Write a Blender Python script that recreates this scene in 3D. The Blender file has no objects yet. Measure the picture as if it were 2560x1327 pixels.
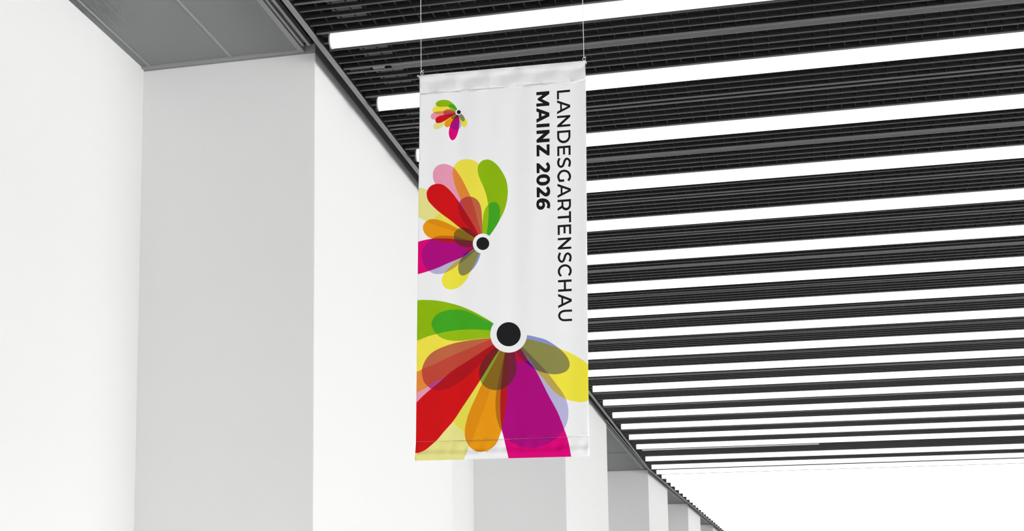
import bpy, math, random
from math import sin, cos, pi, sqrt, atan2
from mathutils import Vector, Matrix
from mathutils.geometry import delaunay_2d_cdt

random.seed(7)
C = bpy.context.scene.collection
sc = bpy.context.scene
Z0 = 1.6                                   # eye height above the floor

# ------------------------------------------------------------------ camera
F, PX, PY = 4091.383, 780.907, 1073.649    # focal length and principal point for the 2560x1327 frame
YAW, PITCH, ROLL = -0.294093, 0.150783, 0.004339
_w = Vector((sin(YAW)*cos(PITCH), cos(YAW)*cos(PITCH), sin(PITCH)))
_r0 = Vector((cos(YAW), -sin(YAW), 0.0))
_u0 = _r0.cross(_w)
_r = _r0*cos(ROLL) + _u0*sin(ROLL)
_u = _u0*cos(ROLL) - _r0*sin(ROLL)
cam_d = bpy.data.cameras.new('camera')
cam = bpy.data.objects.new('camera', cam_d)
C.objects.link(cam)
cam.matrix_world = Matrix(((_r.x, _u.x, -_w.x, 0), (_r.y, _u.y, -_w.y, 0), (_r.z, _u.z, -_w.z, Z0), (0, 0, 0, 1)))
cam_d.sensor_fit = 'HORIZONTAL'
cam_d.sensor_width = 36.0
cam_d.lens = F/2560*36.0
cam_d.shift_x = (1280-PX)/2560
cam_d.shift_y = (PY-663.5)/2560
cam_d.clip_end = 200
sc.camera = cam

# ------------------------------------------------------------------ light
world = bpy.data.worlds.new('daylight')
sc.world = world
world.use_nodes = True
wn = world.node_tree.nodes
wl = world.node_tree.links
WORLD_STRENGTH = 3.3
SKY_SIDE, SKY_POW, SKY_Y = 4.5, 5.0, -0.1
bg = wn.get('Background')
bg.inputs['Color'].default_value = (1.0, 1.0, 1.0, 1)
# daylight: an even bright sky, brightest on the side the long window opening faces
_tc = wn.new('ShaderNodeTexCoord')
_dot = wn.new('ShaderNodeVectorMath'); _dot.operation = 'DOT_PRODUCT'
_dot.inputs[1].default_value = Vector((1.0, SKY_Y, -0.15)).normalized()
wl.new(_tc.outputs['Generated'], _dot.inputs[0])
_mx = wn.new('ShaderNodeMath'); _mx.operation = 'MAXIMUM'; _mx.inputs[1].default_value = 0.0
wl.new(_dot.outputs['Value'], _mx.inputs[0])
_pw = wn.new('ShaderNodeMath'); _pw.operation = 'POWER'; _pw.inputs[1].default_value = SKY_POW
wl.new(_mx.outputs[0], _pw.inputs[0])
_ma = wn.new('ShaderNodeMath'); _ma.operation = 'MULTIPLY_ADD'
_ma.inputs[1].default_value = SKY_SIDE; _ma.inputs[2].default_value = WORLD_STRENGTH
wl.new(_pw.outputs[0], _ma.inputs[0])
wl.new(_ma.outputs[0], bg.inputs['Strength'])
TUBE_EMISSION = 1.3
sc.view_settings.view_transform = 'Standard'
sc.view_settings.look = 'None'
sc.view_settings.gamma = 1.0
sc.view_settings.use_curve_mapping = False
sc.view_settings.exposure = 0.33
sc.cycles.max_bounces = 10
sc.cycles.diffuse_bounces = 7
sc.cycles.use_denoising = True

# ------------------------------------------------------------------ materials
def lin(c):
    c = c/255.0
    return c/12.92 if c <= 0.04045 else ((c+0.055)/1.055)**2.4

def mat(name, col, rough=0.6, metal=0.0, noise=0.0, nscale=8.0, bump=0.0, bscale=60.0, spec=0.3):
    m = bpy.data.materials.new(name)
    m.use_nodes = True
    nt = m.node_tree
    b = nt.nodes['Principled BSDF']
    b.inputs['Base Color'].default_value = (*col, 1)
    b.inputs['Roughness'].default_value = rough
    b.inputs['Metallic'].default_value = metal
    b.inputs['Specular IOR Level'].default_value = spec
    tc = nt.nodes.new('ShaderNodeTexCoord')
    if noise > 0:
        n = nt.nodes.new('ShaderNodeTexNoise'); n.inputs['Scale'].default_value = nscale
        n.inputs['Detail'].default_value = 4
        nt.links.new(tc.outputs['Object'], n.inputs['Vector'])
        r = nt.nodes.new('ShaderNodeMapRange')
        r.inputs['To Min'].default_value = 1-noise; r.inputs['To Max'].default_value = 1+noise
        nt.links.new(n.outputs['Fac'], r.inputs['Value'])
        mx = nt.nodes.new('ShaderNodeVectorMath'); mx.operation = 'SCALE'
        mx.inputs[0].default_value = col
        nt.links.new(r.outputs['Result'], mx.inputs['Scale'])
        nt.links.new(mx.outputs['Vector'], b.inputs['Base Color'])
    if bump > 0:
        n2 = nt.nodes.new('ShaderNodeTexNoise'); n2.inputs['Scale'].default_value = bscale
        nt.links.new(tc.outputs['Object'], n2.inputs['Vector'])
        bp = nt.nodes.new('ShaderNodeBump'); bp.inputs['Strength'].default_value = bump
        bp.inputs['Distance'].default_value = 0.004
        nt.links.new(n2.outputs['Fac'], bp.inputs['Height'])
        nt.links.new(bp.outputs['Normal'], b.inputs['Normal'])
    return m

def emit(name, col, strength):
    m = bpy.data.materials.new(name)
    m.use_nodes = True
    nt = m.node_tree
    for n in list(nt.nodes):
        nt.nodes.remove(n)
    e = nt.nodes.new('ShaderNodeEmission')
    e.inputs['Color'].default_value = (*col, 1); e.inputs['Strength'].default_value = strength
    o = nt.nodes.new('ShaderNodeOutputMaterial')
    nt.links.new(e.outputs[0], o.inputs[0])
    return m

M_WALL = mat('white_plaster', (0.80, 0.80, 0.795), 0.85, noise=0.006, nscale=0.7, bump=0.05, bscale=40, spec=0.15)
M_FLOOR = mat('pale_floor', (0.72, 0.72, 0.72), 0.5, noise=0.03, nscale=1.5)
M_VOID = mat('black_slab', (0.012, 0.012, 0.012), 0.9)
M_LOUVRE = mat('black_louvre_metal', (0.014, 0.0145, 0.0155), 0.5, noise=0.18, nscale=3.0)
M_LIP = mat('dark_grey_blade_lip', (0.110, 0.113, 0.118), 0.5, noise=0.12, nscale=3.0)
M_RAIL = mat('dark_grey_rail', (0.17, 0.17, 0.17), 0.4, noise=0.05, nscale=4.0)
M_BEAM = mat('grey_steel_trim', (0.25, 0.25, 0.25), 0.55, noise=0.08, nscale=6.0)
M_SOFFIT = mat('grey_soffit_board', (0.225, 0.233, 0.23), 0.7, noise=0.02, nscale=2.0, bump=0.25, bscale=45)
M_STRIP = mat('light_grey_frame', (0.32, 0.325, 0.32), 0.5, noise=0.03, nscale=5)
M_TUBE = emit('lit_opal_tube', (1.0, 1.0, 1.0), TUBE_EMISSION)
M_CAP = mat('grey_end_cap', (0.30, 0.31, 0.33), 0.4)
M_HOUSING = mat('black_housing', (0.010, 0.011, 0.012), 0.6)
M_HEAD = mat('shade_grey', (0.34, 0.34, 0.34), 0.8)  # wall colour darkened for the shade above the soffits
M_FOIL = mat('silver_foil', (0.35, 0.35, 0.35), 0.35, metal=0.6, noise=0.3, nscale=14)
M_WIRE = mat('steel_wire', (0.75, 0.76, 0.75), 0.4, metal=0.2)
M_STITCH = mat('grey_thread', (0.30, 0.30, 0.30), 0.8)
M_COVER = mat('brown_grey_cover', (0.11, 0.107, 0.104), 0.5, noise=0.08, nscale=5)

def crinkle():
    m = M_SOFFIT.copy(); m.name = 'crinkled_soffit_board'
    nt = m.node_tree; b = nt.nodes['Principled BSDF']
    tc = nt.nodes.new('ShaderNodeTexCoord'); sp = nt.nodes.new('ShaderNodeSeparateXYZ')
    nt.links.new(tc.outputs['Object'], sp.inputs[0])
    def rng(sock, a, c):
        r = nt.nodes.new('ShaderNodeMapRange'); r.clamp = True
        r.inputs['From Min'].default_value = a; r.inputs['From Max'].default_value = c
        nt.links.new(sock, r.inputs['Value']); return r.outputs['Result']
    mx = nt.nodes.new('ShaderNodeMath'); mx.operation = 'MULTIPLY'
    nt.links.new(rng(sp.outputs['X'], -3.86, -4.1), mx.inputs[0]); nt.links.new(rng(sp.outputs['Y'], 9.35, 9.0), mx.inputs[1])
    mp = nt.nodes.new('ShaderNodeMapping'); mp.inputs['Scale'].default_value = (70, 6, 1); mp.inputs['Rotation'].default_value = (0, 0, 0.02)
    nt.links.new(tc.outputs['Object'], mp.inputs['Vector'])
    n = nt.nodes.new('ShaderNodeTexNoise'); n.inputs['Scale'].default_value = 1.0; n.inputs['Detail'].default_value = 5; n.inputs['Distortion'].default_value = 1.2
    nt.links.new(mp.outputs['Vector'], n.inputs['Vector'])
    m2 = nt.nodes.new('ShaderNodeMath'); m2.operation = 'MULTIPLY'
    nt.links.new(n.outputs['Fac'], m2.inputs[0]); nt.links.new(mx.outputs[0], m2.inputs[1])
    bp = nt.nodes.new('ShaderNodeBump'); bp.inputs['Strength'].default_value = 1.0; bp.inputs['Distance'].default_value = 0.03
    nt.links.new(m2.outputs[0], bp.inputs['Height']); nt.links.new(bp.outputs['Normal'], b.inputs['Normal'])
    return m
M_CRINKLE = crinkle()

# ------------------------------------------------------------------ mesh helpers
class MB:
    def __init__(s):
        s.v = []; s.f = []
    def box(s, x0, x1, y0, y1, z0, z1):
        n = len(s.v)
        s.v += [(x0,y0,z0),(x1,y0,z0),(x1,y1,z0),(x0,y1,z0),(x0,y0,z1),(x1,y0,z1),(x1,y1,z1),(x0,y1,z1)]
        s.f += [tuple(n+i for i in q) for q in ((0,3,2,1),(4,5,6,7),(0,1,5,4),(1,2,6,5),(2,3,7,6),(3,0,4,7))]
        return s
    def prism(s, poly, z0, z1):
        """poly: ccw list of (x, y)"""
        n = len(s.v); k = len(poly)
        s.v += [(x,y,z0) for x,y in poly] + [(x,y,z1) for x,y in poly]
        s.f.append(tuple(n+i for i in reversed(range(k)))); s.f.append(tuple(n+k+i for i in range(k)))
        for i in range(k):
            j = (i+1) % k
            s.f.append((n+i, n+j, n+k+j, n+k+i))
        return s
    def tube(s, pts, r, seg=10, close=False, caps=True):
        pts = [Vector(p) for p in pts]; m = len(pts)
        base = len(s.v)
        rs = r if isinstance(r, (list, tuple)) else [r]*m
        up = None
        for i, p in enumerate(pts):
            a = pts[(i-1) % m] if (close or i > 0) else p
            b = pts[(i+1) % m] if (close or i < m-1) else p
            t = (b-a).normalized()
            if up is None:
                up = Vector((0,0,1)) if abs(t.z) < 0.9 else Vector((0,1,0))
            sx = t.cross(up).normalized(); sy = sx.cross(t).normalized(); up = sy
            for k in range(seg):
                an = 2*pi*k/seg
                q = p + sx*(rs[i]*cos(an)) + sy*(rs[i]*sin(an))
                s.v.append(tuple(q))
        rng = m if close else m-1
        for i in range(rng):
            for k in range(seg):
                a = base+i*seg+k; b = base+i*seg+(k+1) % seg
                c = base+((i+1) % m)*seg+(k+1) % seg; d = base+((i+1) % m)*seg+k
                s.f.append((a, b, c, d))
        if caps and not close:
            s.f.append(tuple(base+k for k in reversed(range(seg))))
            s.f.append(tuple(base+(m-1)*seg+k for k in range(seg)))
        return s
    def build(s, name, m, parent=None, smooth=False, z=Z0):
        me = bpy.data.meshes.new(name)
        me.from_pydata([(x, y, zz+z) for x, y, zz in s.v], [], s.f)
        me.materials.append(m)
        if smooth:
            me.polygons.foreach_set('use_smooth', [True]*len(me.polygons))
        me.update()
        o = bpy.data.objects.new(name, me)
        C.objects.link(o)
        if parent is not None:
            o.parent = parent
            o.matrix_parent_inverse = parent.matrix_world.inverted() if False else Matrix.Translation(-Vector(parent.location))
        return o

def empty(name, loc):
    o = bpy.data.objects.new(name, None)
    o.location = loc
    o.empty_display_size = 0.1
    C.objects.link(o)
    return o

def tag(o, label, cat, group=None, kind=None):
    o['label'] = label; o['category'] = cat
    if group: o['group'] = group
    if kind: o['kind'] = kind
    return o

def structure(o, label=None):
    o['kind'] = 'structure'
    if label: o['label'] = label
    return o

# ------------------------------------------------------------------ setting: floor, walls, slab
XW = -3.018          # hall face of the piers
XB = -4.257          # back of the recesses
KY = 32.1            # where the hall bends to the right
def shift(y):
    return 0.0 if y < KY else 0.047*(y-KY)
ZS = 4.15            # underside of recess soffits (relative to the eye)
ZT = 4.95

structure(MB().box(-5.2, 14, -7, 62, -Z0-0.2, -Z0).build('floor', M_FLOOR), 'pale hall floor')
structure(MB().box(-5.2, 14, -7, 62, ZT, ZT+0.2).build('ceiling', M_VOID), 'black structural slab above the louvres')

ends = [-7, 2.8-4.3, 2.8, 9.996, 14.29, 21.545, 26.3, 32.95, 35.85, 39.56, 42.12, 45.14, 47.9, 51.5, 54.5, 62]
# piers: intervals; recesses between them
piers = [(-1.6, 2.7), (9.996, 14.29), (21.545, 26.3), (32.95, 35.85), (39.56, 42.12), (45.14, 47.9), (51.0, 54.0)]
wall = MB()
ys = [-7, 32.1, 62]
for a, b in ((-7, KY), (KY, 62)):
    xa, xb = XB+shift(a), XB+shift(b)
    wall.prism([(xa-0.3, a), (xa, a), (xb, b), (xb-0.3, b)], -Z0, ZT)
W = structure(wall.build('wall_left', M_WALL), 'white wall at the back of the recesses')
for i, (a, b) in enumerate(piers):
    m = MB()
    m.prism([(XB+shift(a)-0.05, a), (XW+shift(a), a), (XW+shift(b), b), (XB+shift(b)-0.05, b)], -Z0, 4.138)
    p = m.build('pillar', M_WALL, W)
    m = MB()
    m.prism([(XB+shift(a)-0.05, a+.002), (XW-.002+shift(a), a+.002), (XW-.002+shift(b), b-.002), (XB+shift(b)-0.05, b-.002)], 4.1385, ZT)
    m.build('shaded_pillar_head', M_HEAD, W)  # pier top in darker grey: shade of the ceiling slot painted in
    bv = p.modifiers.new('edge', 'BEVEL'); bv.width = 0.006; bv.segments = 2
structure(MB().box(-5.2, 10.8, -7.2, -7.0, 1.9, ZT).build('wall_back', M_WALL), 'unseen white header over the open near end of the hall, added to dim the upper walls')  # unseen header, shaped to keep near-end light off the upper walls
wr = MB().box(10.6, 10.8, -7, 62, 2.6, ZT).box(10.6, 10.8, -7, 62, -Z0, -1.3)  # unseen; the upper strip is put in to hold back high side light
WR = structure(wr.build('wall_right', M_WALL), 'unseen white wall above and below the long window opening, its upper part added to dim high light')
structure(MB().box(-5.2, 14, 62, 62.2, -Z0, ZT).build('wall_far', M_WALL), 'white wall closing the far end of the hall')

fin = MB()  # unseen fins, added to cut slanting light on the far piers
for q in range(27):
    fin.box(10.81, 11.95, 19.5+q*1.6, 19.56+q*1.6, -1.3, 2.6)
fin.build('light_block_fins', M_BEAM, WR)

# soffits in the recesses
rec = [(2.7, 9.996), (14.29, 21.545), (26.3, 32.95), (35.85, 39.56), (42.12, 45.14), (47.9, 51.0)]
sof = []
for i, (a, b) in enumerate(rec):
    sa, sb = shift(a), shift(b)
    R = empty('ceiling_recess', (XB+sa+0.5, a+0.5, ZS+Z0))
    structure(R, 'grey board ceiling of wall recess')
    def quad(x0, x1, y0, y1, z0, z1):
        return [(x0+shift(y0), y0), (x1+shift(y0), y0), (x1+shift(y1), y1), (x0+shift(y1), y1)], z0, z1
    XE = -3.128
    m = MB(); 
    m.prism(*quad(XB, XE, a, b, ZS+0.006, ZS+0.03)); m.build('soffit_board', M_CRINKLE if i == 0 else M_SOFFIT, R)
    m = MB()
    m.prism(*quad(XE, -3.092, a, b-0.005, ZS-0.004, ZS+0.03))              # hall-side frame
    m.prism(*quad(XB+0.057, XB+0.066, a, b-0.005, ZS-0.001, ZS+0.03))      # thin line near the back wall
    m.build('frame_strip', M_STRIP, R)
    m = MB()
    m.prism(*quad(XB, XE, b-0.040, b-0.006, ZS-0.006, ZS+0.03))
    m.build('end_strip', M_STRIP, R)
    m = MB()
    if i == 2:
        m.prism(*quad(XB+0.07, XE, 30.36, 30.50, ZS-0.004, ZS+0.02))
    else:
        m.prism(*quad(-3.612, -3.594, a, b-0.045, ZS+0.002, ZS+0.02))
    m.build('joint_cover', M_SOFFIT if i == 2 else M_STRIP, R)
    # rails beside the black slot
    m = MB()
    m.prism(*quad(-3.082, -3.066, a, b-0.10, ZS+0.0, ZS+0.03))
    m.prism(*quad(-3.052, -3.030, a, b-0.07, ZS+0.01, ZS+0.05))
    m.build('slot_rail', M_STRIP, R)
    m = MB()
    m.prism(*quad(-3.092, -3.028, a, b, ZS+0.05, ZS+0.06))
    m.build('slot_backing', M_HOUSING, R)

# edge beam along the louvre field: bottom flange and upright web
XF0, XF1 = -2.903, -2.872
def beam(name, pts, label):
    m = MB()
    for (a, b) in zip(pts[:-1], pts[1:]):
        m.prism([(XF0+shift(a), a), (XF1+shift(a), a), (XF1+shift(b), b), (XF0+shift(b), b)], 4.04, 4.052)
    fl = m.build(name, M_BEAM)
    structure(fl, label)
    m = MB()
    for (a, b) in zip(pts[:-1], pts[1:]):
        m.prism([(XF0+0.004+shift(a), a), (XF0+0.012+shift(a), a), (XF0+0.012+shift(b), b), (XF0+0.004+shift(b), b)], 4.052, 4.40)
    m.build('beam_web', M_HOUSING, fl)
    return fl
beam('trim_1', [-2, KY-0.02], 'grey steel edge trim between wall and louvre ceiling')
beam('trim_2', [KY+0.02, 58], 'grey steel edge trim along the bent far wall')

# ------------------------------------------------------------------ tube lights and louvre bays
XR = 9.4
T0 = 8.41963
ty = [T0+1.2*k for k in range(-1, 18)]                       # tube 1 .. 17 spaced 1.2 m (with two above the frame)
ty += [30.483, 31.68, 32.52, 33.28, 33.98, 34.67, 35.36, 36.04, 36.72, 37.37, 37.98, 38.57, 39.14, 39.7, 40.26, 40.8]
while ty[-1] < 52.5:
    ty.append(ty[-1]+0.55)
TZ, TR = 4.0414, 0.050
ZB = 4.066                                                   # bottom of the louvre blades
ORD = ['topmost', 'second', 'third', 'fourth', 'fifth', 'sixth', 'seventh', 'eighth', 'ninth', 'tenth', 'eleventh',
       'twelfth', 'thirteenth', 'fourteenth', 'fifteenth', 'sixteenth', 'seventeenth', 'eighteenth', 'nineteenth',
       'twentieth', 'twenty-first', 'twenty-second', 'twenty-third']

def cyl_x(mb, x0, x1, y, z, r, seg=24):
    mb.tube([(x0, y, z), (x1, y, z)], r, seg)

proto = {}
def light_label(k):
    n = k-1                                                   # k=2 is the topmost tube in view
    if k == 0: return 'white lit tube light in the louvre ceiling right behind the two banner wires'
    if k == 1: return 'white lit tube light between the banner wires and the topmost tube in view'
    if n == 1: return 'topmost lit tube light, its rounded grey-capped end just right of the ceiling edge trim'
    if n == 2: return 'second lit tube light from the top, passing behind the top corner of the banner'
    if n == 3: return 'third lit tube light from the top, its capped end peeking out left of banner'
    if n <= 22: return 'white lit tube light, %s from the top in the louvre ceiling' % ORD[n-1]
    return 'white lit tube light among the merged glowing far rows'

for k, y in enumerate(ty):
    s = shift(y)
    xe = -2.792 + s
    L = empty('tube_light', (xe, y-(0.014 if k == 2 else 0.0), TZ+Z0))
    tag(L, light_label(k), 'tube light', 'tube lights in the louvre ceiling')
    if k == 0:
        m = MB(); cyl_x(m, 0, 12.0, 0, 0, TR, 32)
        a = m.build('diffuser', M_TUBE, z=0, smooth=False)
        a.data.polygons.foreach_set('use_smooth', [len(p.vertices) == 4 for p in a.data.polygons])
        m = MB(); m.tube([(-0.009, 0, 0), (-0.007, 0, 0), (0.002, 0, 0)], [TR*0.9, TR+0.003, TR+0.003], 32)
        b = m.build('end_cap', M_CAP, z=0)
        m = MB()
        m.box(-0.075, 12.0, -0.068, 0.068, 0.052, 0.060)
        for q in range(7):
            m.box(0.6+q*1.8, 0.63+q*1.8, -0.02, 0.02, 0.04, 0.055)
        c = m.build('housing', M_HOUSING, z=0)
        parts = [a, b, c]
        for o in parts: o.parent = L
    else:
        for o in parts:
            n = o.copy(); C.objects.link(n); n.parent = L

def thin(mb, x0, x1, y, w, z0, z1):
    mb.box(x0, x1, y-w/2, y+w/2, z0, z1)

BH = 0.031
for k in range(-1, len(ty)-1):
    y0 = ty[k] if k >= 0 else ty[0]-1.2
    y1 = ty[k+1]
    sp = y1-y0
    xl = XF1 + shift(y0) - 0.001
    std = abs(sp-1.2) < 0.02
    if std:
        offs = [0.088, 0.213, 0.328, 0.445, 0.560, 0.640, 0.755, 0.872, 0.984, 1.122]
        thick = {0, 4, 5, 9}; slot = (4, 5)
    else:
        n = max(2, round((sp-0.194)/0.116))
        offs = [0.097+(sp-0.194)*i/n for i in range(n+1)]
        thick = {0, n}; slot = None
    G = empty('ceiling_louvre', (xl, y0+sp/2, ZB+Z0))
    n = k-1
    if k == -1: lab = 'black louvre panel from which the two banner wires hang'
    elif k == 0: lab = 'black louvre panel just beyond the banner wires, before the grid filling the top corner'
    elif k == 1: lab = 'black open-grid louvre panel above the topmost tube light, filling the top corner'
    elif k == 2: lab = 'black open-grid louvre panel between the topmost and second tube lights, with a ribbed track'
    elif n <= 20: lab = 'black louvre panel between the %s and %s tube lights from the top' % (ORD[n-1], ORD[n])
    else: lab = 'dark sliver of louvre between the merged far tube rows'
    tag(G, lab, 'ceiling louvre', 'black louvre panels between the tube lights')
    m = MB(); r = MB(); lip = MB()
    for i, o in enumerate(offs):
        if i in thick:
            thin(r, xl, XR, y0+o, 0.0080, ZB, ZB+0.010); thin(m, xl, XR, y0+o, 0.003, ZB+0.010, ZB+0.055)
        else:
            thin(lip if i == 1 else m, xl, XR, y0+o, 0.003, ZB+0.007, ZB+(0.055 if i == 1 else BH)); thin(lip, xl, XR, y0+o, 0.0055, ZB, ZB+0.007)  # first blade past each tube takes the lip grey, tube light painted in
    x = -2.872 + 0.115
    step = 0.0945 if k < 18 else 0.189
    while x < XR:
        xx = x
        if xx > xl+0.01:
            if slot:
                m.box(xx-0.0009, xx+0.0009, y0+offs[0], y0+offs[slot[0]], ZB+0.014, ZB+BH)
                m.box(xx-0.0009, xx+0.0009, y0+offs[slot[1]], y0+offs[-1], ZB+0.014, ZB+BH)
            else:
                m.box(xx-0.0009, xx+0.0009, y0+offs[0], y0+offs[-1], ZB+0.014, ZB+BH)
        x += step
    m.build('blade_grid', M_LOUVRE, G)
    r.build('carrier_rail', M_RAIL, G)
    lip.build('blade_lip', M_LIP, G)
    if k == 18:
        MB().box(-2.76, 0.27, y0+0.60, y0+0.72, ZB-0.006, ZB-0.001).build('pale_cover', M_WALL, G)
    if slot and k >= 0:
        t = MB()
        ya, yb = y0+0.566, y0+0.634
        if k == 2:
            t.box(-2.55, XR, ya+0.004, yb-0.004, ZB+0.03, ZB+0.04)
            for q in range(4):
                t.box(-2.55, XR, ya+0.008+q*0.0165, ya+0.014+q*0.0165, ZB+0.004, ZB+0.03)
            t.box(-2.68, -2.60, ya+0.014, yb-0.014, ZB+0.006, ZB+0.035)
            t.build('ribbed_track', M_RAIL, G)
            t = MB(); t.box(-2.84, -2.70, ya+0.01, yb-0.01, ZB+0.012, ZB+0.03)
            t.build('slot_cover', M_LOUVRE, G)
        elif k in (4, 7, 9, 12, 14, 16):
            t.box(xl+0.02, XR, ya, yb, ZB+0.003, ZB+0.02)
            t.build('slot_cover', M_COVER, G)
        elif k in (3, 5):
            t.box(xl+0.02, XR, ya, yb, ZB+0.045, ZB+0.05)
            t.build('slot_cover', M_HOUSING, G)

# the pale strip beside the seventeenth tube
# insulated ducts in the dark space above the louvres
def duct(y, x0, x1, z, r, label, seed):
    rnd = random.Random(seed)
    pts = []; rs = []
    n = int((x1-x0)/0.035)
    for i in range(n+1):
        x = x0+(x1-x0)*i/n
        pts.append((x, y+0.03*sin(x*2.1+seed), z+0.02*sin(x*1.3+seed)))
        rs.append(r*(1+0.10*(rnd.random()-0.5)+0.05*sin(i*1.3)))
    o = MB().tube(pts, rs, 14).build('insulated_duct', M_FOIL, smooth=False)
    tag(o, label, 'duct', 'foil ducts above the louvres')
duct(8.98, -2.2, 1.9, 4.27, 0.085, 'crumpled silver foil duct above the louvres at the top edge by the banner wire', 1)
duct(9.98, -2.55, -1.2, 4.25, 0.075, 'crumpled silver foil duct seen through the grid below the topmost tube light', 2)
duct(11.15, -1.0, 4.5, 4.25, 0.07, 'crumpled silver foil duct above louvres below the second tube light', 3)

# cable in the black slot next to the first pillar
cb = []
for i in range(25):
    t = i/24
    cb.append((-2.995+0.06*t*t*0.9, 9.15+0.62*t, 4.16+0.10*sin(t*pi)))
tag(MB().tube(cb, 0.006, 8).build('hanging_cable', M_RAIL, smooth=True),
    'thin dark cable curving in the black slot beside the ceiling edge trim', 'cable')

# ------------------------------------------------------------------ the banner
YBN = 7.007
def on_banner(px, py, dep=0.0):
    """point of the banner's plane that the photo shows at this pixel"""
    v = _r*((px-PX)/F) - _u*((py-PY)/F) + _w
    s = (YBN-dep)/v.y
    return (v.x*s, v.z*s)

def spline(pts, sub=6, closed=False):
    out = []
    n = len(pts)
    for i in range(n if closed else n-1):
        if closed:
            p0, p1, p2, p3 = pts[(i-1) % n], pts[i], pts[(i+1) % n], pts[(i+2) % n]
        else:
            p0, p1, p2, p3 = pts[max(i-1, 0)], pts[i], pts[i+1], pts[min(i+2, n-1)]
        # centripetal-ish Catmull-Rom
        for k in range(sub):
            t = k/sub
            def cr(a, b, c, d):
                return 0.5*((2*b)+(-a+c)*t+(2*a-5*b+4*c-d)*t*t+(-a+3*b-3*c+d)*t*t*t)
            out.append((cr(p0[0], p1[0], p2[0], p3[0]), cr(p0[1], p1[1], p2[1], p3[1])))
    if not closed: out.append(pts[-1])
    return out

def fr(ox, oy, s, pts):
    return [(ox+x/s, oy+y/s) for x, y in pts]
A_ = lambda *p: fr(1070, 240, 11.06, p)
B_ = lambda *p: fr(1040, 390, 7.371, p)
K_ = lambda *p: fr(1040, 550, 7.371, p)
D_ = lambda *p: fr(1035, 740, 6.032, p)
E_ = lambda *p: fr(1035, 940, 6.032, p)
F_ = lambda *p: fr(1180, 830, 6.633, p)
H_ = lambda *p: fr(1240, 960, 6.633, p)

small = dict(c=A_((843, 447))[0], ring=A_((840, 447))[0], rr=7.4, disc=A_((851, 445))[0], dr=5.1, petals=dict(
 G1=A_((815,375),(760,285),(700,210),(620,150),(540,115),(450,103),(350,115),(270,145),(220,190),(215,235),(250,275),(310,297),(400,297),(500,290),(580,297),(650,320),(760,385)),
 S1=A_((815,375),(750,275),(690,240),(630,228),(590,240),(570,270),(575,310),(610,350),(680,385),(760,415)),
 Y1=A_((720,340),(600,280),(450,250),(300,245),(215,275),(160,310),(130,360),(125,400),(150,455),(200,482),(280,497),(430,495),(600,480)),
 P1=A_((600,430),(440,415),(250,430),(150,460),(90,510),(75,565),(95,620),(150,648),(210,645),(300,600),(600,520)),
 S2=A_((760,420),(680,385),(600,368),(530,368),(470,390),(435,425),(425,470),(440,510),(500,550),(600,570),(700,520)),
 R1=A_((640,490),(450,520),(350,540),(270,570),(220,615),(203,660),(210,705),(240,740),(290,748),(370,730),(500,665),(650,570),(760,500)),
 PY=A_((650,560),(500,600),(300,680),(215,740),(165,785),(150,840),(160,890),(200,922),(270,920),(340,890),(410,840),(455,790),(600,650),(750,540)),
 Y2=A_((700,540),(650,560),(520,640),(455,705),(450,760),(500,760),(600,680),(720,580)),
 O1=A_((760,520),(700,560),(640,600),(560,650),(490,710),(462,770),(465,820),(490,850),(530,862),(580,850),(620,810),(670,730),(720,650),(800,540)),
 S3=A_((740,500),(670,550),(640,590),(645,615),(680,640),(730,640),(790,620),(830,580),(850,520)),
 M1=A_((780,540),(760,570),(700,650),(640,750),(595,880),(575,980),(580,1080),(605,1160),(640,1205),(670,1222),(710,1212),(760,1165),(810,1060),(845,940),(865,800),(870,680),(860,580)),
 L1=A_((760,560),(690,650),(640,730),(610,850),(640,890),(700,925),(760,942),(820,935),(870,905),(905,850),(920,790),(910,720),(880,640),(865,560)),
 Y3=A_((860,540),(880,650),(915,760),(940,820),(970,850),(1000,858),(1040,845),(1070,805),(1085,750),(1075,690),(1040,640),(990,575),(920,500)),
 S4=A_((855,530),(875,600),(900,650),(940,690),(975,703),(1000,690),(1018,650),(1010,600),(980,550),(935,500)),
))
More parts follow.
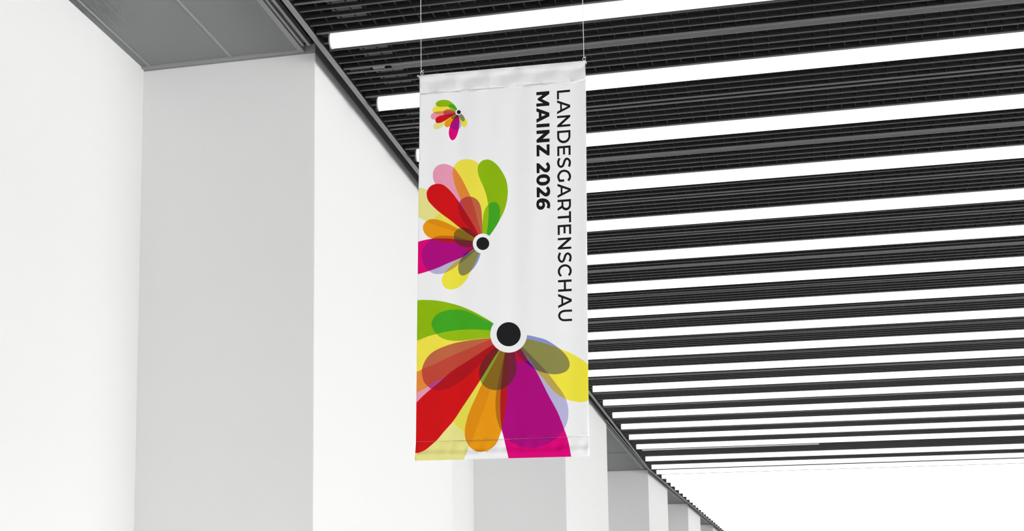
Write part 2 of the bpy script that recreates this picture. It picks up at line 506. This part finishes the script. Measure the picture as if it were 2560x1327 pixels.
mid = dict(c=K_((1231, 433))[0], ring=K_((1232, 433))[0], rr=25.1, disc=K_((1231, 433))[0], dr=16.1, petals=dict(
 G1=B_((1355,1467),(1440,1340),(1540,1180),(1620,1020),(1670,860),(1692,700),(1690,600),(1665,450),(1600,310),(1510,180),(1420,100),(1350,68),(1290,65),(1220,85),(1165,140),(1137,220),(1145,320),(1185,440),(1240,560),(1290,700),(1320,830),(1338,960),(1335,1130),(1320,1300),(1295,1450)),
 S1=B_((1355,1467),(1460,1320),(1530,1190),(1548,1050),(1540,940),(1500,870),(1440,847),(1370,868),(1300,930),(1255,1030),(1235,1140),(1222,1300),(1222,1440)),
 Y1=B_((1120,1430),(1000,1200),(870,930),(820,790),(780,700),(730,570),(690,430),(672,300),(688,215),(720,160),(780,100),(860,65),(940,58),(1000,65),(1090,95),(1160,145),(1260,270),(1340,520),(1380,800),(1370,1100),(1320,1350)),
 P1=B_((800,1200),(500,800),(358,515),(325,450),(310,370),(320,280),(360,210),(420,165),(500,145),(580,155),(690,208),(760,290),(850,430),(930,590),(1005,745),(1050,870),(1100,1040),(1170,1300),(1205,1430)),
 S2=B_((1222,1440),(1222,1300),(1218,1150),(1205,1000),(1180,890),(1130,810),(1060,762),(980,745),(900,762),(840,800),(800,850),(775,930),(780,1000),(810,1090),(870,1200),(1000,1340),(1120,1460)),
 R1=B_((1150,1450),(1080,1310),(980,1140),(870,960),(760,800),(660,670),(560,570),(480,522),(410,510),(330,522),(260,560),(210,630),(195,700),(215,800),(270,880),(380,990),(500,1085),(630,1179),(810,1324),(950,1425),(1080,1509)),
 PY=B_((900,1350),(500,900),(200,630),(120,595),(50,592),(-100,640),(-150,850),(-100,1060),(50,1130),(180,1200),(350,1270),(700,1385),(1000,1500)),
 Y2=B_((900,1380),(700,1220),(500,1070),(440,1060),(380,1105),(355,1150),(400,1200),(520,1260),(800,1390),(1000,1490)),
 O1=B_((1070,1515),(900,1395),(760,1330),(600,1245),(450,1185),(350,1162),(260,1165),(190,1200),(140,1260),(127,1320),(145,1395),(195,1465),(270,1514),(320,1527),(450,1570),(600,1583),(750,1590),(1045,1582)),
 M1=K_((1060,392),(900,372),(750,355),(620,340),(450,337),(300,343),(150,368),(38,400),(-200,480),(-350,750),(-200,1010),(30,995),(200,950),(400,880),(600,790),(840,690),(950,620),(1050,540)),
 L1=K_((1060,385),(900,350),(700,298),(520,287),(400,295),(310,330),(230,400),(160,470),(115,560),(107,640),(120,750),(170,860),(240,940),(330,985),(400,995),(500,982),(620,930),(720,870),(790,810),(940,700),(1080,570)),
 Y3=K_((1060,550),(950,620),(810,715),(700,790),(600,880),(530,965),(485,1060),(475,1130),(500,1205),(560,1262),(630,1280),(700,1272),(780,1240),(860,1180),(940,1080),(1000,960),(1060,850),(1120,720),(1160,620)),
 S3=K_((1120,290),(1060,230),(1000,170),(920,138),(850,135),(770,165),(715,220),(697,290),(720,390),(780,450),(860,490),(940,502),(1040,490)),
 S4=K_((1060,500),(980,550),(900,620),(840,700),(795,790),(778,880),(785,940),(810,1000),(860,1022),(930,1000),(1010,940),(1090,850),(1150,740),(1190,620)),
 S5=K_((1060,480),(960,505),(940,550),(945,600),(1000,585),(1080,540)),
))
big = dict(c=F_((608, 35))[0], ring=F_((608, 35))[0], rr=46.0, disc=F_((608, 35))[0], dr=30.2, petals=dict(
 G1=D_((1200,412),(1100,345),(900,235),(700,150),(500,95),(350,68),(200,58),(45,66),(-250,140),(-400,420),(-200,720),(45,670),(200,610),(345,570),(500,535),(700,508),(900,502),(1050,508),(1160,520)),
 S1=D_((1200,415),(1100,365),(1000,320),(900,268),(800,228),(700,206),(600,202),(500,212),(400,245),(320,300),(275,370),(265,430),(290,500),(340,568),(400,620),(480,655),(580,672),(700,672),(850,658),(1000,640),(1150,625)),
 Y1=D_((1150,560),(1000,530),(600,440),(200,480),(-200,650),(-300,1000),(-150,1500),(45,1451),(205,1366),(300,1305),(500,1195),(700,1085),(900,960),(1150,790)),
 P1=D_((1150,655),(900,760),(700,845),(500,930),(300,1030),(150,1090),(45,1140),(-200,1250),(-400,1600),(-200,1850),(200,1550),(600,1250),(1100,880)),
 S2=D_((1150,630),(1000,645),(850,665),(700,690),(600,712),(480,750),(350,805),(250,870),(175,960),(130,1060),(118,1130),(125,1206),(150,1290),(200,1350),(260,1395),(330,1412),(420,1415),(520,1390),(600,1350),(720,1270),(850,1170),(980,1040),(1100,900),(1200,800)),
 R1=D_((1190,730),(1050,820),(800,985),(560,1140),(350,1325),(260,1396),(150,1491),(45,1596))+E_((-150,600),(-280,850),(-250,1080),(-120,1150),(20,1160),(100,1145),(180,1105),(260,1040),(350,960),(450,840),(590,680),(700,515),(800,365),(900,215),(1000,60))+D_((1060,1170),(1200,940),(1280,820)),
 PY=D_((1200,850),(900,1200))+E_((500,400),(100,900),(-200,1200),(-250,1500),(200,1600),(600,1500),(700,1360),(750,1255),(830,1065),(895,920),(960,740),(1050,500),(1150,210))+D_((1300,900),),
 Y2=D_((1240,850),(1050,1130))+E_((800,300),(620,560),(585,680),(650,760),(720,812),(780,835),(860,800),(940,700),(1020,480),(1120,200))+D_((1300,900),),
 O1=F_((520,210),(465,310),(330,560),(160,870))+E_((950,280),(870,450),(810,610),(775,750),(765,850),(775,940),(810,1020),(860,1085),(930,1130),(1010,1140),(1100,1125),(1190,1070),(1250,1000),(1290,900),(1315,830))+H_((100,740),(120,650),(150,480),(180,250),(190,40))+F_((600,600),(603,340)),
 S3=F_((450,180),(370,260),(250,370),(160,500),(120,620),(118,720),(140,800),(170,860),(240,920),(330,955),(420,962),(500,940),(590,890),(660,820),(715,720),(735,620),(738,520),(720,400),(705,320)),
 M1=F_((560,250),(545,345),(520,520),(495,750),(475,960),(467,1200),(470,1327))+H_((75,560),(85,650),(100,760),(150,980),(210,1235),(280,1480),(900,1550),(1300,1450),(1247,1200),(1200,950),(1130,740))+[(1394.1,1030),(1371.5,988.3),(1354.9,955.1),(1338.3,923.5)]+F_((935,465),(800,265)),
 L1=F_((580,200),(550,345),(500,520),(455,740),(412,960))+E_((1240,240),(1228,400),(1240,600),(1280,740),(1320,835))+H_((140,860),(200,920),(300,990),(420,1040),(570,1055),(720,1040),(870,980),(1000,900),(1060,840),(1130,745),(1180,630),(1200,500),(1195,380),(1160,250),(1110,150),(1010,0))+F_((1450,930),(1270,695),(1100,510),(840,250)),
 Y3=F_((915,110),(1100,155),(1280,210),(1460,275),(1640,350),(1800,440),(1920,530),(2080,680),(2120,900),(2050,1080),(1920,1135),(1830,1160),(1700,1150),(1560,1112),(1430,1040),(1330,950),(1200,790),(1080,650),(960,480),(800,270)),
 S4=F_((915,50),(1080,85),(1220,125),(1350,200),(1450,275),(1540,360),(1600,450),(1620,530),(1605,600),(1550,655),(1450,692),(1330,697),(1200,675),(1060,625),(960,560),(870,490),(780,400),(720,300)),
 S5=F_((690,280),(720,420),(740,465),(780,485),(840,492),(900,480),(940,465),(900,380),(820,260)),
))

def colour(S):
    h = lambda *n: all(x in S for x in n)
    if h('disc'): return (29, 29, 32)
    if h('ring'): return None
    if h('letter'): return (24, 24, 27) if not h('hole') else None
    if h('G1'): return (62, 160, 32) if h('S1') else (136, 177, 10)
    if h('R1'):
        if h('S3'): return (118, 28, 30)
        return (168, 16, 26) if h('S2') else (200, 16, 20)
    if h('M1'):
        if h('O1'): return (105, 35, 32) if h('S3') else (172, 22, 24)
        if h('S3'): return (108, 32, 55)
        if h('S5'): return (125, 28, 58) if h('S4') else (186, 12, 48)
        if h('S4'): return (98, 0, 130)
        return (166, 6, 120) if h('L1') else (212, 0, 116)
    if h('O1'):
        if h('S3'): return (106, 76, 36) if h('L1') else (130, 98, 26)
        if h('L1'): return (178, 105, 16)
        return (216, 136, 14) if h('PY') else (226, 148, 16)
    if h('Y2') or h('PY'):
        if h('S3'): return (125, 158, 45)
        return (222, 212, 78) if h('Y2') else (222, 217, 136)
    if h('S2'):
        if h('Y1', 'P1'): return (184, 68, 52)
        if h('P1'): return (172, 62, 145)
        return (184, 98, 64)
    if h('Y1'):
        if h('S1'): return (142, 182, 16)
        return (220, 132, 55) if h('P1') else (232, 218, 70)
    if h('P1'): return (224, 148, 175)
    if h('Y3'):
        if h('S4'): return (105, 98, 70) if h('L1') else (135, 132, 72)
        return (182, 158, 76) if h('L1') else (232, 220, 62)
    if h('S4'): return (112, 120, 198) if h('L1') else (130, 143, 198)
    if h('L1'): return (176, 172, 208)
    if h('S1'): return (142, 182, 16)
    if h('S3'): return (118, 40, 34)
    if h('S5'): return None
    return None

# --- lettering in the photograph's pixel frame
def t1(oy, pts, s=12.06): return [(1330+x/s, oy+y/s) for x, y in pts]
letters = []; holes = []
# MAINZ 2026 (bold)
letters.append(t1(215, [(130,185),(522,148),(522,240),(302,393),(522,500),(522,590),(130,625),(130,527),(335,515),(168,425),(168,378),(320,268),(130,280)]))
letters.append(t1(215, [(133,665),(525,803),(525,912),(135,1110),(133,1000),(205,965),(205,795),(133,770)]))
holes.append(t1(215, [(290,825),(410,862),(290,922)]))
letters.append(t1(215, [(133,1150),(528,1122),(528,1225),(135,1255)]))
letters.append(t1(310, [(133,202),(530,170),(530,262),(325,445),(530,433),(530,537),(135,565),(135,475),(345,290),(135,303)]))
letters.append(t1(310, [(135,635),(208,628),(445,803),(440,612),(530,607),(530,942),(465,945),(222,772),(225,975),(138,978)]))
def two(dx, dy):
    corner1 = [(228,250),(228,393),(140,400),(135,100),(205,93)]
    curve1 = spline([(205,93),(280,165),(335,214),(375,248),(410,262),(440,245),(455,205),(446,165),(412,130)], 4)
    curve2 = spline([(465,57),(510,100),(538,155),(546,220),(535,290),(500,345),(450,370),(400,370),(350,350),(300,310),(228,250)], 4)
    pts = corner1[1:4]+curve1+curve2
    return [(x+dx, y+dy) for x, y in pts]
letters.append(t1(400, two(0, 0)))
letters.append(t1(400, two(3, 727)))
def ell(cx, cy, rx, ry, sh=0.0, n=36, p=2.0):
    out = []
    for i in range(n):
        a = 2*pi*i/n
        ca, sa = cos(a), sin(a)
        x = math.copysign(abs(ca)**(2/p), ca)*rx; y = math.copysign(abs(sa)**(2/p), sa)*ry
        out.append((cx+x, cy+y-sh*x))
    return out
letters.append(t1(400, ell(338, 598, 208, 172, 0.07, p=2.15)))
holes.append(t1(400, ell(337, 599, 119, 61, 0.07, p=2.3)))
letters.append(t1(490, [(522,385),(440,345)]+spline([(440,345),(458,290),(450,240),(420,195),(368,180)], 4)[1:]+spline([(368,180),(390,230),(395,285),(375,345),(330,395),(265,412),(200,400),(155,355),(133,290),(132,220),(150,150),(200,100),(270,72),(340,68),(420,85),(490,130),(535,195),(550,265),(545,325),(522,385)], 4)[1:-1]))
holes.append(t1(490, ell(263, 250, 53, 58)))

# LANDESGARTENSCHAU (regular)
def xb(y): return 1392.3+(y-230)*0.0056
def Hh(y): return 32.9+(y-230)*0.0023
def shr(y): return 3.05-(y-227)*0.0021
def place(y0, pts):
    out = []
    for a, b in pts:
        y = y0+a
        out.append((xb(y)+b*Hh(y), y-shr(y)*b))
    return out
def A_gly(w):
    k = w/34.6
    o = [(0,0),(14.1,1),(20.3,1),(34.6,0),(28.7,0),(25.1,.235),(9.5,.235),(5.9,0)]
    h = [(11.4,.375),(23.2,.375),(17.3,.81)]
    return [(a*k, b) for a, b in o], [(a*k, b) for a, b in h]
def N_gly(w):
    k = w-28.2
    return [(0,0),(0,1),(4.7,1),(22.7+k,.33),(22.7+k,1),(28.2+k,1),(28.2+k,0),(23.5+k,0),(5.5,.68),(5.5,0)]
def E_gly(w):
    return [(0,0),(0,1),(w-.6,1),(w-.6,.845),(5.5,.845),(5.5,.585),(w-3,.585),(w-3,.43),(5.5,.43),(5.5,.155),(w,.155),(w,0)]
def arc(ca, cb, ra, rb, a0, a1, n=18):
    return [(ca+ra*cos(pi*(a0+(a1-a0)*i/n)/180), cb+rb*sin(pi*(a0+(a1-a0)*i/n)/180)) for i in range(n+1)]
letters.append(place(227.0, [(0,0),(0,1),(5.6,1),(5.6,.155),(21.8,.155),(21.8,0)]))
for y0, w in ((250.7, 34.6), (459.3, 35.2), (734.5, 35.8)):
    o, h = A_gly(w); letters.append(place(y0, o)); holes.append(place(y0, h))
letters.append(place(290.0, N_gly(28.2))); letters.append(place(595.1, N_gly(28.6)))
letters.append(place(327.5, [(0,0),(0,1)]+arc(14.8,.5,17.0,.5,90,-90)))
holes.append(place(327.5, [(5.6,.155),(5.6,.845)]+arc(14.4,.5,11.2,.345,90,-90)))
letters.append(place(366.0, E_gly(24.4))); letters.append(place(562.8, E_gly(24.6)))
letters.append(place(499.6, [(0,0),(0,1)]+arc(14.6,.645,13.2,.355,90,-60)+[(27.6,0),(21.8,0),(15.0,.29),(5.8,.29),(5.8,0)]))
holes.append(place(499.6, [(5.8,.435),(5.8,.85)]+arc(14.4,.6425,7.0,.2075,90,-90)))
letters.append(place(529.9, [(0,.845),(0,1),(27.9,1),(27.9,.845),(16.8,.845),(16.8,0),(10.8,0),(10.8,.845)]))
letters.append(place(700.1, [(0,0),(0,1),(5.8,1),(5.8,.585),(23.4,.585),(23.4,1),(29.3,1),(29.3,0),(23.4,0),(23.4,.43),(5.8,.43),(5.8,0)]))
def stroke(pts, w, sub=6):
    p = spline(pts, sub) if sub > 1 else pts
    Lf, Rt = [], []
    for i in range(len(p)):
        a = p[max(i-1, 0)]; b = p[min(i+1, len(p)-1)]
        dx, dy = b[0]-a[0], b[1]-a[1]; l = math.hypot(dx, dy) or 1
        nx, ny = -dy/l*w/2, dx/l*w/2
        Lf.append((p[i][0]+nx, p[i][1]+ny)); Rt.append((p[i][0]-nx, p[i][1]-ny))
    return Lf+Rt[::-1]
SW = 5.5
letters.append(stroke(t1(310, [(1112,1282),(1138,1195),(1132,1105),(1062,1043),(995,1085),(962,1180),(930,1255),(868,1289),(806,1240),(790,1140),(832,1030)]), SW))
letters.append(stroke(t1(580, [(1133,886),(1160,795),(1152,700),(1082,642),(1012,690),(982,775),(950,860),(893,893),(830,845),(808,745),(848,622)]), SW))
letters.append(stroke(t1(400, [(1090,622),(1138,540),(1140,455),(1085,362),(985,323),(880,348),(812,430),(795,520),(832,625)]), SW))
letters.append(t1(400, [(808,590),(972,580),(972,650),(818,662),(800,630)]))
cpts = []
for i in range(25):
    a = math.radians(49-(49+234)*i/24)
    cpts.append((1411.9+14.8*cos(a), 677.6+14.5*sin(a)-0.06*14.8*cos(a)))
letters.append(stroke(cpts, SW, 1))
letters.append(stroke([(1330+x/8.845, 670+y/8.845) for x, y in [(885,938),(810,941),(740,944),(680,955),(625,990),(602,1050),(622,1112),(675,1146),(740,1151),(810,1147),(885,1143)]], SW))

# --- planar arrangement of outline, print, seams
outline_l = [(1048.6,188.2),(1049.2,235),(1047.6,400),(1046.2,500),(1044.8,640),(1043.2,760),(1042.0,900),(1040.9,1000),(1039.9,1104),(1036.8,1151.3)]
outline_r = [(1463.0,151.4),(1464.6,205),(1465.3,300),(1466.4,480),(1468,640),(1469.7,840),(1471.3,1000),(1472.7,1090),(1474.2,1140)]
seam_t = [(1049.2,235.0),(1140,228.0),(1250,218.5),(1360,209.0),(1464.6,199.5)]
seam_b = [(1039.9,1104.5),(1150,1101.2),(1270,1097.5),(1380,1093.5),(1472.7,1090)]
polys = []      # (kind, list of px points)
polys.append(('sheet', outline_l + outline_r[::-1]))
polys.append(('hemT', [(1000,100)]+[(1000,seam_t[0][1]+4)]+seam_t+[(1510,195.5),(1510,100)]))
polys.append(('hemB', [(1000,1105.6)]+seam_b+[(1510,1088.8),(1510,1200),(1000,1200)]))
for fl in (small, mid, big):
    for k, pts in fl['petals'].items():
        c = fl['c']
        polys.append((k, spline([c]+list(pts)+[c], 4)[:-1]))
    polys.append(('ring', ell(*fl['ring'], fl['rr'], fl['rr'], n=48)))
    polys.append(('disc', ell(*fl['disc'], fl['dr'], fl['dr'], n=48)))
for l in letters: polys.append(('letter', l))
for l in holes: polys.append(('hole', l))

verts2 = []; faces2 = []
for kind, pts in polys:
    idx = []
    last = None
    for p in pts:
        if last and math.hypot(p[0]-last[0], p[1]-last[1]) < 1e-3: continue
        idx.append(len(verts2)); verts2.append(Vector(p)); last = p
    area = sum(verts2[idx[i-1]].cross(verts2[idx[i]]) for i in range(len(idx)))
    faces2.append(idx if area > 0 else idx[::-1])
for j in range(0, 172):
    for i in range(0, 76):
        x = 1036+i*5.8+(2.9 if j % 2 else 0); y = 150+j*5.85
        verts2.append(Vector((x, y)))
ov, oe, of, _, _, oof = delaunay_2d_cdt(verts2, [], faces2, 0, 1e-4, True)

WHITE = (232, 232, 233)
PRINT_LIGHT = 0.89           # photographed brightness -> cloth colour
def cloth_depth(px, py, x, z):
    """folds of the cloth: depth towards the viewer in metres"""
    u = (px-1040)/425.0
    zt = 188-37*u; st = 235-36*u; sb = 1104.5-15*u; bb = 1150-11*u
    d = 0.032+0.0016*sin(u*19+0.4*sin(py*0.004))+0.0012*sin(u*37+1.3+py*0.001)
    if py < st:
        t = max(0, min(1, (py-zt)/(st-zt)))
        q = u*31-t*1.7
        d = 0.032*t + 0.0075*((1-abs(sin(q)))**0.8-0.4)*sin(pi*t)**0.7*(1.2-0.8*u) + 0.0035*sin(u*31+2*t)*sin(pi*t)
        d += 0.011*sqrt(max(0, 1-min(1, t/0.32)**2)*1.0) if t < 0.32 else 0
        d += -0.011*0 + 0.004*sin(pi*t)
    elif py > sb:
        t = max(0, min(1, (py-sb)/(bb-sb)))
        d = 0.032+0.0020*sin(u*80+t*2)*sin(pi*t)+0.003*sin(pi*t*0.5)
        if t > 0.6: d += 0.012*sqrt(max(0, 1-((t-0.6)/0.4-0.35)**2/0.5)) if abs((t-0.6)/0.4-0.35) < 0.7 else 0
    else:
        for s_ in (st, sb):
            g = abs(py-s_)/45.0
            if g < 1: d += 0.0012*(1-g)**2*sin(u*58)
    for s_ in (st, sb):
        g = abs(py-s_)/3.2
        if g < 1: d -= 0.0020*(1-g)
    return d

names = {'T': [], 'B': [], 'S': []}
cols = {'T': [], 'B': [], 'S': []}
wc = tuple(lin(c)/PRINT_LIGHT for c in WHITE)
for f, og in zip(of, oof):
    S = {polys[g][0] for g in og if g < len(polys)}
    if 'sheet' not in S: continue
    part = 'T' if 'hemT' in S else ('B' if 'hemB' in S else 'S')
    c = colour(S)
    cc = wc if c is None else tuple(min(0.95, lin(v)/PRINT_LIGHT) for v in c)
    names[part].append(f); cols[part].append(cc)

M_CLOTH = mat('printed_banner_cloth', (0.8, 0.8, 0.8), 0.85, spec=0.1)
nt = M_CLOTH.node_tree
at = nt.nodes.new('ShaderNodeAttribute'); at.attribute_name = 'print'; at.attribute_type = 'GEOMETRY'
nt.links.new(at.outputs['Color'], nt.nodes['Principled BSDF'].inputs['Base Color'])
wv = nt.nodes.new('ShaderNodeTexNoise'); wv.inputs['Scale'].default_value = 500
tc = nt.nodes.new('ShaderNodeTexCoord'); nt.links.new(tc.outputs['Object'], wv.inputs['Vector'])
bp = nt.nodes.new('ShaderNodeBump'); bp.inputs['Strength'].default_value = 0.08; bp.inputs['Distance'].default_value = 0.001
nt.links.new(wv.outputs['Fac'], bp.inputs['Height']); nt.links.new(bp.outputs['Normal'], nt.nodes['Principled BSDF'].inputs['Normal'])

cxz = on_banner(1256, 170)
BAN = empty('hanging_banner', (cxz[0], YBN, cxz[1]+Z0))
tag(BAN, 'tall white fabric banner with colourful petals and vertical black lettering hanging from the ceiling', 'banner')
for part, nm in (('S', 'banner_sheet'), ('T', 'top_hem'), ('B', 'bottom_hem')):
    used = {}; V = []; Fc = []
    for f in names[part]:
        q = []
        for i in f:
            if i not in used:
                used[i] = len(V)
                px, py = ov[i]
                dd = cloth_depth(px, py, 0, 0)
                x, z = on_banner(px, py, dd)
                V.append((x, YBN-dd, z+Z0))
            q.append(used[i])
        Fc.append(tuple(q))
    me = bpy.data.meshes.new(nm)
    me.from_pydata(V, [], Fc)
    me.materials.append(M_CLOTH)
    a = me.color_attributes.new('print', 'FLOAT_COLOR', 'CORNER')
    buf = []
    for p, c in zip(me.polygons, cols[part]):
        buf += [c[0], c[1], c[2], 1.0]*p.loop_total
    a.data.foreach_set('color', buf)
    me.polygons.foreach_set('use_smooth', [True]*len(me.polygons))
    me.update()
    # all faces must look towards the hall's near end (-y)
    o = bpy.data.objects.new(nm, me); C.objects.link(o)
    o.parent = BAN; o.matrix_parent_inverse = Matrix.Translation(-BAN.location)
    so = o.modifiers.new('cloth', 'SOLIDIFY'); so.thickness = 0.0012; so.offset = -1 if me.polygons[0].normal.y < 0 else 1

def bpt(px, py, d=0.0):
    x, z = on_banner(px, py, d)
    return (x, YBN-d, z)
# stitching, rods, rings, wires
for sm in (seam_t, seam_b):
    m = MB()
    a0, a1 = sm[0], sm[-1]
    n = 120
    def at_(t):
        px = a0[0]+(a1[0]-a0[0])*t
        py = sm[-1][1]
        for q in range(len(sm)-1):
            if sm[q][0] <= px <= sm[q+1][0]+1e-6:
                k = (px-sm[q][0])/(sm[q+1][0]-sm[q][0]); py = sm[q][1]+(sm[q+1][1]-sm[q][1])*k
        dd = cloth_depth(px, py, 0, 0)
        xx, zz = on_banner(px, py, dd)
        return (xx, YBN-dd-0.0002, zz)
    m.tube([at_(0.004+0.992*i/n) for i in range(n+1)], [random.choice((0.0003, 0.0005, 0.0007)) for i in range(n+1)], 6)
    m.build('stitching', M_STITCH, BAN)
MBt = MB().tube([bpt(1046.5, 191.5, 0.0), bpt(1464.5, 154.5, 0.0)], 0.006, 14)
MBt.build('top_rod', M_WIRE, BAN, smooth=False)
MB().tube([bpt(1039.0, 1145.0, 0.022), bpt(1472.5, 1133.7, 0.022)], 0.006, 14).build('bottom_rod', M_WIRE, BAN)

def ring(px, py, r, name='hanging_ring'):
    cx, cz = on_banner(px, py)
    pts = [(cx+r*cos(2*pi*i/20), YBN-0.002, cz+r*sin(2*pi*i/20)) for i in range(20)]
    return MB().tube(pts, 0.0012, 8, close=True).build(name, M_WIRE, BAN, smooth=True)
ring(1054.8, 183.3, 0.0062); ring(1460.3, 147.6, 0.0062)
ring(1045.4, 190.0, 0.0036, 'rod_end_ring')
MB().tube([bpt(1464.6, 152.0), bpt(1465.8, 155.0), bpt(1465.6, 160.5)], 0.0014, 8).build('rod_end_clip', M_WIRE, BAN, smooth=True)
for (px, py, tail) in ((1053.0, 179.5, (1059.8, 175.0)), (1459.6, 143.3, (1465.5, 142.3))):
    x, z = on_banner(px, py)
    MB().tube([(x, YBN, z), (x, YBN, ZB+0.03)], 0.0014, 8).build('hanging_wire', M_WIRE, BAN, smooth=True)
    MB().tube([(x, YBN, z), bpt((px*0.6+tail[0]*0.4), (py*0.7+tail[1]*0.3)-0.5), bpt(*tail)], 0.0012, 8).build('wire_tail', M_WIRE, BAN, smooth=True)
    MB().tube([(x, YBN-0.001, z-0.003), (x, YBN-0.001, z+0.004)], 0.0026, 10).build('wire_knot', M_WIRE, BAN, smooth=True)
